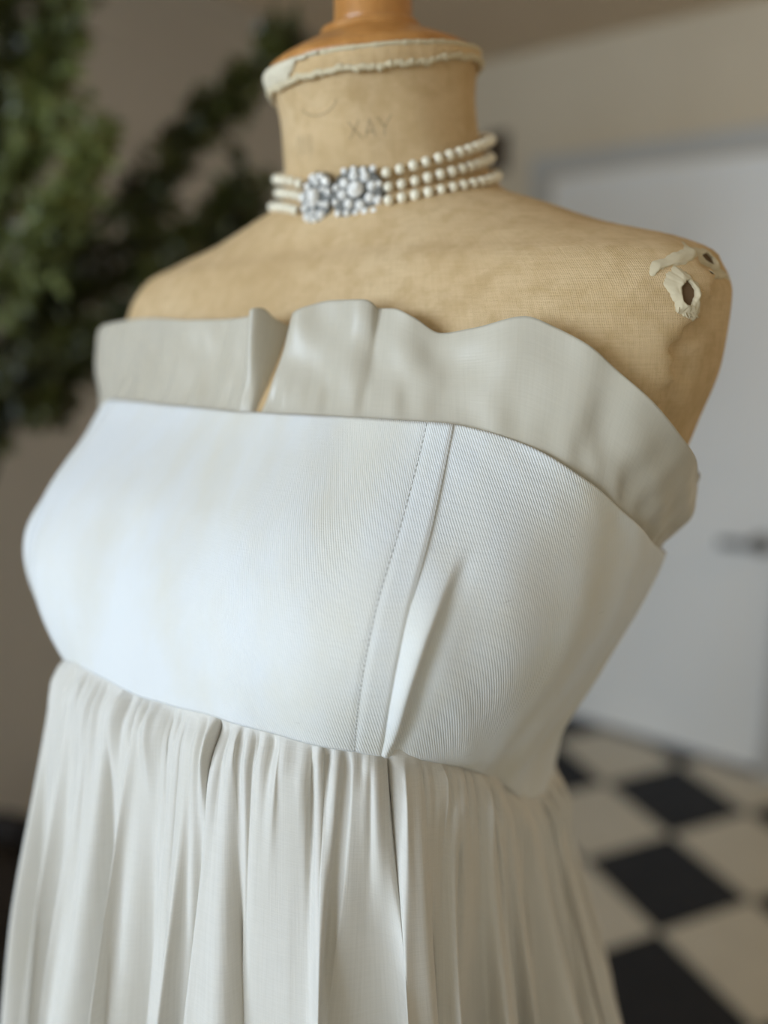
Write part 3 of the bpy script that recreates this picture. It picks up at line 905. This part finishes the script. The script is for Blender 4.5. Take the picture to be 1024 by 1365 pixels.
# lower down the skirt forgets the bust outline and turns rounder
r_round = 15.0
blend = smooth01(S / 60) * .6
rr = r0 * (1 - blend) + r_round * blend + flare + puff + r_add * (1 + S / 90)
latx, laty = -uy * -1, ux * -1
X = cx_ + ux * rr + uy * -1 * lat * (1 + S / 90)
Y = cy_ + uy * rr + ux * lat * (1 + S / 90)
hem_z = 5.0
z_top = seamP[..., 2]
Z = z_top - S
Z = np.where(S > 34, (z_top - 34) + (hem_z - (z_top - 34)) * (S - 34) / (118 - 34), Z)
P = np.stack([X, Y, Z], -1) / 100
uw = np.linspace(-math.pi, math.pi, nu + 1)
UVs = np.stack(np.broadcast_arrays(uw[None, :] * .30, -sd[:, None] / 100), -1)
skirt = grid('skirt', P, M['silk'], dress, wrap=True, uv=UVs, flip=True)
tag(skirt, 'gathered pale silk skirt falling in fine folds')

# ================================================================== pearl choker
M['pearl'] = new_mat('pearl', (0.90, 0.82, 0.64), 0.22, spec=0.6)
M['pearl'].node_tree.nodes['Principled BSDF'].inputs['Coat Weight'].default_value = 0.5
M['cord'] = new_mat('amber_silk_cord', (0.30, 0.165, 0.04), 0.7)
M['silver'] = new_mat('tarnished_silver', (0.20, 0.20, 0.19), 0.4, 0.8)
M['stone'] = new_mat('paste_stone', (0.95, 0.93, 0.89), 0.10, 0.05, 0.9)
neck = empty('pearl_choker', (BX, BY, 0), YAW)
tag(neck, 'three strand pearl choker with two diamante clasps around the linen neck', 'necklace')
_ne = curve([(-180, 9.9), (-120, 9.6), (-70, 8.6), (-24, 7.85), (-5, 7.3), (10.5, 7.2), (37, 7.62), (67, 8.35), (103, 9.15), (150, 9.8), (180, 9.9)])
def choke(t, k, extra=0.0):
    """k = 1, 0, -1 for the top, middle and bottom strand"""
    d = np.degrees(t)
    e = _ne(d) + k * .80 + extra
    o_ = .27 + (.24 if k > 0 else .06 if k == 0 else .0) + .14 * np.exp(-((d - 100) / 40) ** 2) * (1 if k > 0 else .6)
    return body(t, e, o_)
def sphere_mesh(r, n=14, m=9):
    V = [(0, 0, r)]
    for i in range(1, m):
        a = math.pi * i / m
        V += [(r * math.sin(a) * math.cos(2 * math.pi * j / n), r * math.sin(a) * math.sin(2 * math.pi * j / n), r * math.cos(a)) for j in range(n)]
    V.append((0, 0, -r))
    Fc = [(0, 1 + j, 1 + (j + 1) % n) for j in range(n)]
    for i in range(m - 2):
        for j in range(n):
            a = 1 + i * n
            Fc.append((a + j, a + n + j, a + n + (j + 1) % n, a + (j + 1) % n))
    b = 1 + (m - 2) * n
    Fc += [(b + j, len(V) - 1, b + (j + 1) % n) for j in range(n)]
    me = bpy.data.meshes.new('pearl')
    me.from_pydata(V, [], Fc); me.update(); me.shade_smooth()
    return me
pearl_me = sphere_mesh(.00275)
pearl_me.materials.append(M['pearl'])
GAP0, GAP1 = D2R(-12), D2R(33.0)
for k in (1, 0, -1):
    t = np.linspace(GAP1, 2 * math.pi + GAP0, 1400)
    tw = (t + math.pi) % (2 * math.pi) - math.pi
    pts = choke(tw, k)
    cord = tube('strand', pts[::10].tolist() + [pts[-1].tolist()], .0011, M['cord'], neck, n=7)
    L = np.concatenate([[0], np.cumsum(np.linalg.norm(np.diff(pts, axis=0), axis=1))])
    npearl = int(L[-1] / .0067)
    for q in range(npearl):
        s_ = (q + .5) * L[-1] / npearl
        i_ = int(np.searchsorted(L, s_))
        o = bpy.data.objects.new('pearl', pearl_me)
        COL.objects.link(o)
        o.parent = cord
        o.location = pts[min(i_, len(pts) - 1)].tolist()
        o.scale = [1 + random.uniform(-.05, .05)] * 3
# clasps
def gem_mesh(r, h, n=10):
    V = []
    for rr_, z in ((r, 0.0), (r * .97, h * .35), (r * .55, h)):
        V += [(rr_ * math.cos(2 * math.pi * (k + (.5 if z > h * .5 else 0)) / n), rr_ * math.sin(2 * math.pi * (k + (.5 if z > h * .5 else 0)) / n), z) for k in range(n)]
    Fc = [tuple(range(2 * n, 3 * n)), tuple(range(n - 1, -1, -1))]
    for a in (0, 1):
        for k in range(n):
            Fc.append((a * n + k, a * n + (k + 1) % n, (a + 1) * n + (k + 1) % n, (a + 1) * n + k))
    me = bpy.data.meshes.new('rhinestone')
    me.from_pydata(V, [], Fc); me.update()
    me.materials.append(M['stone'])
    return me
gem_s, gem_m, gem_l = gem_mesh(.00175, .0018), gem_mesh(.0024, .0024), gem_mesh(.0040, .0034, 12)
prong = gem_mesh(.0005, .0024, 6); prong.materials.clear(); prong.materials.append(M['silver'])
def clasp(tc, layout, outline, lab):
    c0 = choke(np.array(tc), 0); 
    outn = Vector((math.sin(tc), -math.cos(tc), .18)).normalized()
    right = Vector((math.cos(tc), math.sin(tc), 0))
    right = (right - outn * right.dot(outn)).normalized()
    up = outn.cross(right) * 1.0
    if up.z < 0: up = -up
    Mx = Matrix((right, up, outn)).transposed()
    base_c = Vector(c0) + outn * .0010
    k_ = len(outline)
    V = []
    for s_, z in ((1, -.0026), (1, .0004), (.9, .0012)):
        V += [list(base_c + Mx @ Vector((x * s_, y * s_, z))) for x, y in outline]
    Fc = [tuple(range(2 * k_, 3 * k_)), tuple(range(k_ - 1, -1, -1))]
    for a in (0, 1):
        for q in range(k_):
            Fc.append((a * k_ + q, a * k_ + (q + 1) % k_, (a + 1) * k_ + (q + 1) % k_, (a + 1) * k_ + q))
    plate = mesh('clasp', V, Fc, M['silver'], neck, smooth=False)
    tag(plate, lab)
    for x, y, z, me, sx, sy, rz in layout:
        o = bpy.data.objects.new('rhinestone', me)
        COL.objects.link(o)
        o.parent = plate
        tilt_ = Matrix.Rotation(random.uniform(-.22, .22), 3, 'X') @ Matrix.Rotation(random.uniform(-.22, .22), 3, 'Y')
        o.matrix_local = Matrix.Translation(base_c + Mx @ Vector((x, y, z))) @ (Mx @ tilt_ @ Matrix.Rotation(rz, 3, 'Z')).to_4x4() @ Matrix.Diagonal((sx, sy, 1, 1))
    return plate
def ell(rx, ry, n=20, lob=0.0, m=8):
    return [((rx * (1 + lob * math.cos(m * a))) * math.cos(a), (ry * (1 + lob * math.cos(m * a))) * math.sin(a)) for a in [2 * math.pi * q / n for q in range(n)]]
lay = [(0, -.0004, .0022, gem_l, .80, 1.25, 0)]
for q in range(11):
    a = 2 * math.pi * q / 11 + .2
    lay.append((.0083 * math.cos(a), .0110 * math.sin(a), .0008, gem_m if q % 2 else gem_s, 1.0, 1.1, a))
for q in range(6):
    a = 2 * math.pi * q / 6 + .5
    lay.append((.0056 * math.cos(a), .0073 * math.sin(a), .0014, gem_s, .9, .9, a))
clasp(D2R(-1.0), lay, ell(.0104, .0134, 44, .05, 11), 'oval diamante clasp')
lay = [(-.0004, .0012, .0024, gem_l, 1.05, 1.05, 0)]
for q in range(8):
    a = 2 * math.pi * q / 8 + .25
    lay.append((.0078 * math.cos(a), .0012 + .0074 * math.sin(a), .0010, gem_m, 1.05, 1.05, a))
for q in range(5):
    lay.append((-.0096 + .0048 * q, -.0098, .0008, gem_m if q in (3, 4) else gem_s, 1, 1, 0))
for q in range(4):
    lay.append((-.0072 + .0050 * q, .0112 + .0006 * (q % 2), .0007, gem_s, 1.05, 1.05, 0))
lay += [(-.0112, -.0042, .0007, gem_s, 1, 1, 0), (-.0112, .003, .0007, gem_s, 1, 1, 0), (.0112, -.004, .0007, gem_m, 1, 1, 0), (.0112, .004, .0007, gem_s, 1, 1, 0)]
clasp(D2R(21.5), lay, [(x, y) for x, y in ell(.0134, .0136, 40, .035, 10)], 'rounded diamante clasp with a lower row of stones')

# ================================================================== the potted tree on the left
TX, TY = -0.93, 1.50
pl = empty('planter', (TX, TY, 0), .3)
tag(pl, 'dark stained wooden tub on the tiled floor under the leafy tree', 'planter')
nst = 16
for k in range(nst):
    a0, a1 = 2 * math.pi * (k + .03) / nst, 2 * math.pi * (k + .97) / nst
    V = []
    for r_, z in ((.165, 0.002), (.205, .40)):
        for rr_, a in ((r_, a0), (r_, a1), (r_ - .02, a1), (r_ - .02, a0)):
            V.append((rr_ * math.cos(a), rr_ * math.sin(a), z))
    mesh('stave', V, [(3, 2, 1, 0), (4, 5, 6, 7), (0, 1, 5, 4), (1, 2, 6, 5), (2, 3, 7, 6), (3, 0, 4, 7)], M['planter'], pl, smooth=False)
for z in (.07, .31):
    r_ = .165 + .04 * z / .4
    P = np.array([[((r_ + d) * math.cos(a), (r_ + d) * math.sin(a), z + h) for a in np.linspace(0, 2 * math.pi, 48, endpoint=False)] for d, h in ((.0005, -.014), (.004, -.014), (.0055, .014), (.0015, .014), (.0005, -.014))])
    grid('hoop', P, M['hoop'], pl, wrap=True, smooth=False)
lathe('soil', [(.155, .02), (.18, .345), (.12, .355), (.02, .36)], M['soil'], pl, n=32)
tree = empty('indoor_tree', (TX, TY, .34))
tag(tree, 'bushy dark green tree with fine leaves arching in at the left', 'tree')
def trp(x, y, z): return Vector((x - TX, y - TY, z - .34))
trunk_top = trp(-.86, 1.50, 1.35)
tube('trunk', [(0, 0, .0), (.01, 0, .3), (.02, .01, .6), (.05, 0, .85), tuple(trunk_top)], [.028, .024, .021, .018, .014], M['bark'], tree, n=10)
def px(x, y, Yd):
    """a point of the place seen in direction (x, y) of the photograph, at plan distance Yd"""
    rx, ry = (x - 512) / F_PX, -(y - 682.5) / F_PX
    c, s = math.cos(PITCH), math.sin(PITCH)
    r = Vector((rx, c + ry * s, -s + ry * c))
    return r * (Yd / r.y) + Vector((0, 0, EYE))
def spray(path, n, mat, parent, g, spread, leaf=(.032, .0085), start=.2):
    """twigs with narrow leaves all along a branch, joined into one part"""
    V = []; Fc = []
    path = [Vector(p) for p in path]
    m_ = len(path) - 1
    for k in range(n):
        s_ = start + (1 - start) * g.random() ** .8
        f = s_ * m_
        i_ = min(int(f), m_ - 1)
        p = path[i_].lerp(path[i_ + 1], f - i_)
        d = Vector(g.normal(0, 1, 3)).normalized()
        tl_ = spread * (.35 + .65 * g.random()) * (1.15 - .55 * s_)
        along = (path[i_ + 1] - path[i_]).normalized()
        tip = p + (d * .8 + along * .7) * tl_
        side = d.cross(along)
        if side.length < 1e-3: continue
        side.normalize()
        # twig
        b_ = len(V)
        V += [list(p - side * .0008), list(p + side * .0008), list(tip)]
        Fc.append((b_, b_ + 1, b_ + 2))
        nl = int(5 + 5 * g.random())
        for q in range(nl):
            t_ = (q + 1) / nl
            c = p.lerp(tip, t_)
            ld = ((tip - p).normalized() * .7 + Vector(g.normal(0, .75, 3))).normalized()
            w_ = ld.cross(Vector(g.normal(0, 1, 3)))
            if w_.length < 1e-3: continue
            w_.normalize()
            ll, lw = leaf[0] * g.uniform(.7, 1.3), leaf[1] * g.uniform(.7, 1.3)
            nrm = ld.cross(w_)
            b_ = len(V)
            V += [list(c), list(c + ld * ll * .45 + w_ * lw), list(c + ld * ll - nrm * ll * .15), list(c + ld * ll * .45 - w_ * lw), list(c + ld * ll * .5 + nrm * ll * .08)]
            Fc += [(b_, b_ + 1, b_ + 4), (b_ + 1, b_ + 2, b_ + 4), (b_ + 2, b_ + 3, b_ + 4), (b_ + 3, b_, b_ + 4)]
    o = mesh('foliage', V, Fc, mat, parent, smooth=False)
    o['kind'] = 'stuff'
    return o
gt = np.random.default_rng(7)
BR = [  # start, middle and end as directions in the photo with a plan distance, number of twigs, leaf mat, spread
    ((-60, 430), (90, 330), (270, 170), (395, 45), 1.42, 230, 'leaf', .085),
    ((-40, 470), (120, 400), (230, 330), (330, 250), 1.36, 210, 'leaf', .080),
    ((-50, 520), (60, 480), (150, 440), (260, 370), 1.30, 200, 'leaf', .080),
    ((-60, 560), (20, 530), (80, 500), (130, 470), 1.26, 170, 'leaf', .075),
    ((-70, 420), (0, 300), (50, 180), (80, 50), 1.28, 190, 'leaf_pale', .085),
    ((-70, 380), (-30, 260), (0, 120), (20, -40), 1.34, 180, 'leaf', .085),
    ((-60, 440), (40, 360), (90, 270), (130, 190), 1.22, 170, 'leaf_pale', .075),
    ((-60, 500), (30, 440), (70, 390), (110, 330), 1.40, 170, 'leaf', .08),
    ((90, 400), (180, 300), (230, 230), (250, 170), 1.46, 130, 'leaf', .07),
    ((-70, 600), (-20, 560), (30, 520), (70, 540), 1.24, 140, 'leaf', .07),
    ((-80, 350), (-10, 200), (60, 60), (90, -50), 1.46, 150, 'leaf', .085),
    ((60, 430), (170, 350), (250, 310), (350, 300), 1.40, 120, 'leaf', .08),
    ((60, 470), (150, 420), (220, 400), (300, 330), 1.48, 120, 'leaf', .07),
]
for (a, b, c, d, Yd, n_, mk, sp) in BR:
    pts = [trunk_top - Vector((0, 0, gt.uniform(.05, .5)))]
    if pts[0].z > 1.0: pts[0].z = 1.0
    for (x, y), dy_ in zip((a, b, c, d), (.06, .03, 0, -.03)):
        w = px(x, y, Yd + dy_)
        pts.append(trp(w.x, w.y, w.z))
    rb = [.009, .007, .005, .0035, .0015]
    br_ = tube('branch', [tuple(p) for p in pts], rb, M['bark'], tree, n=7)
    spray(pts[1:], int(n_ * (.45 if mk == 'leaf' else .55)), M[mk], br_, gt, sp, start=0.0)
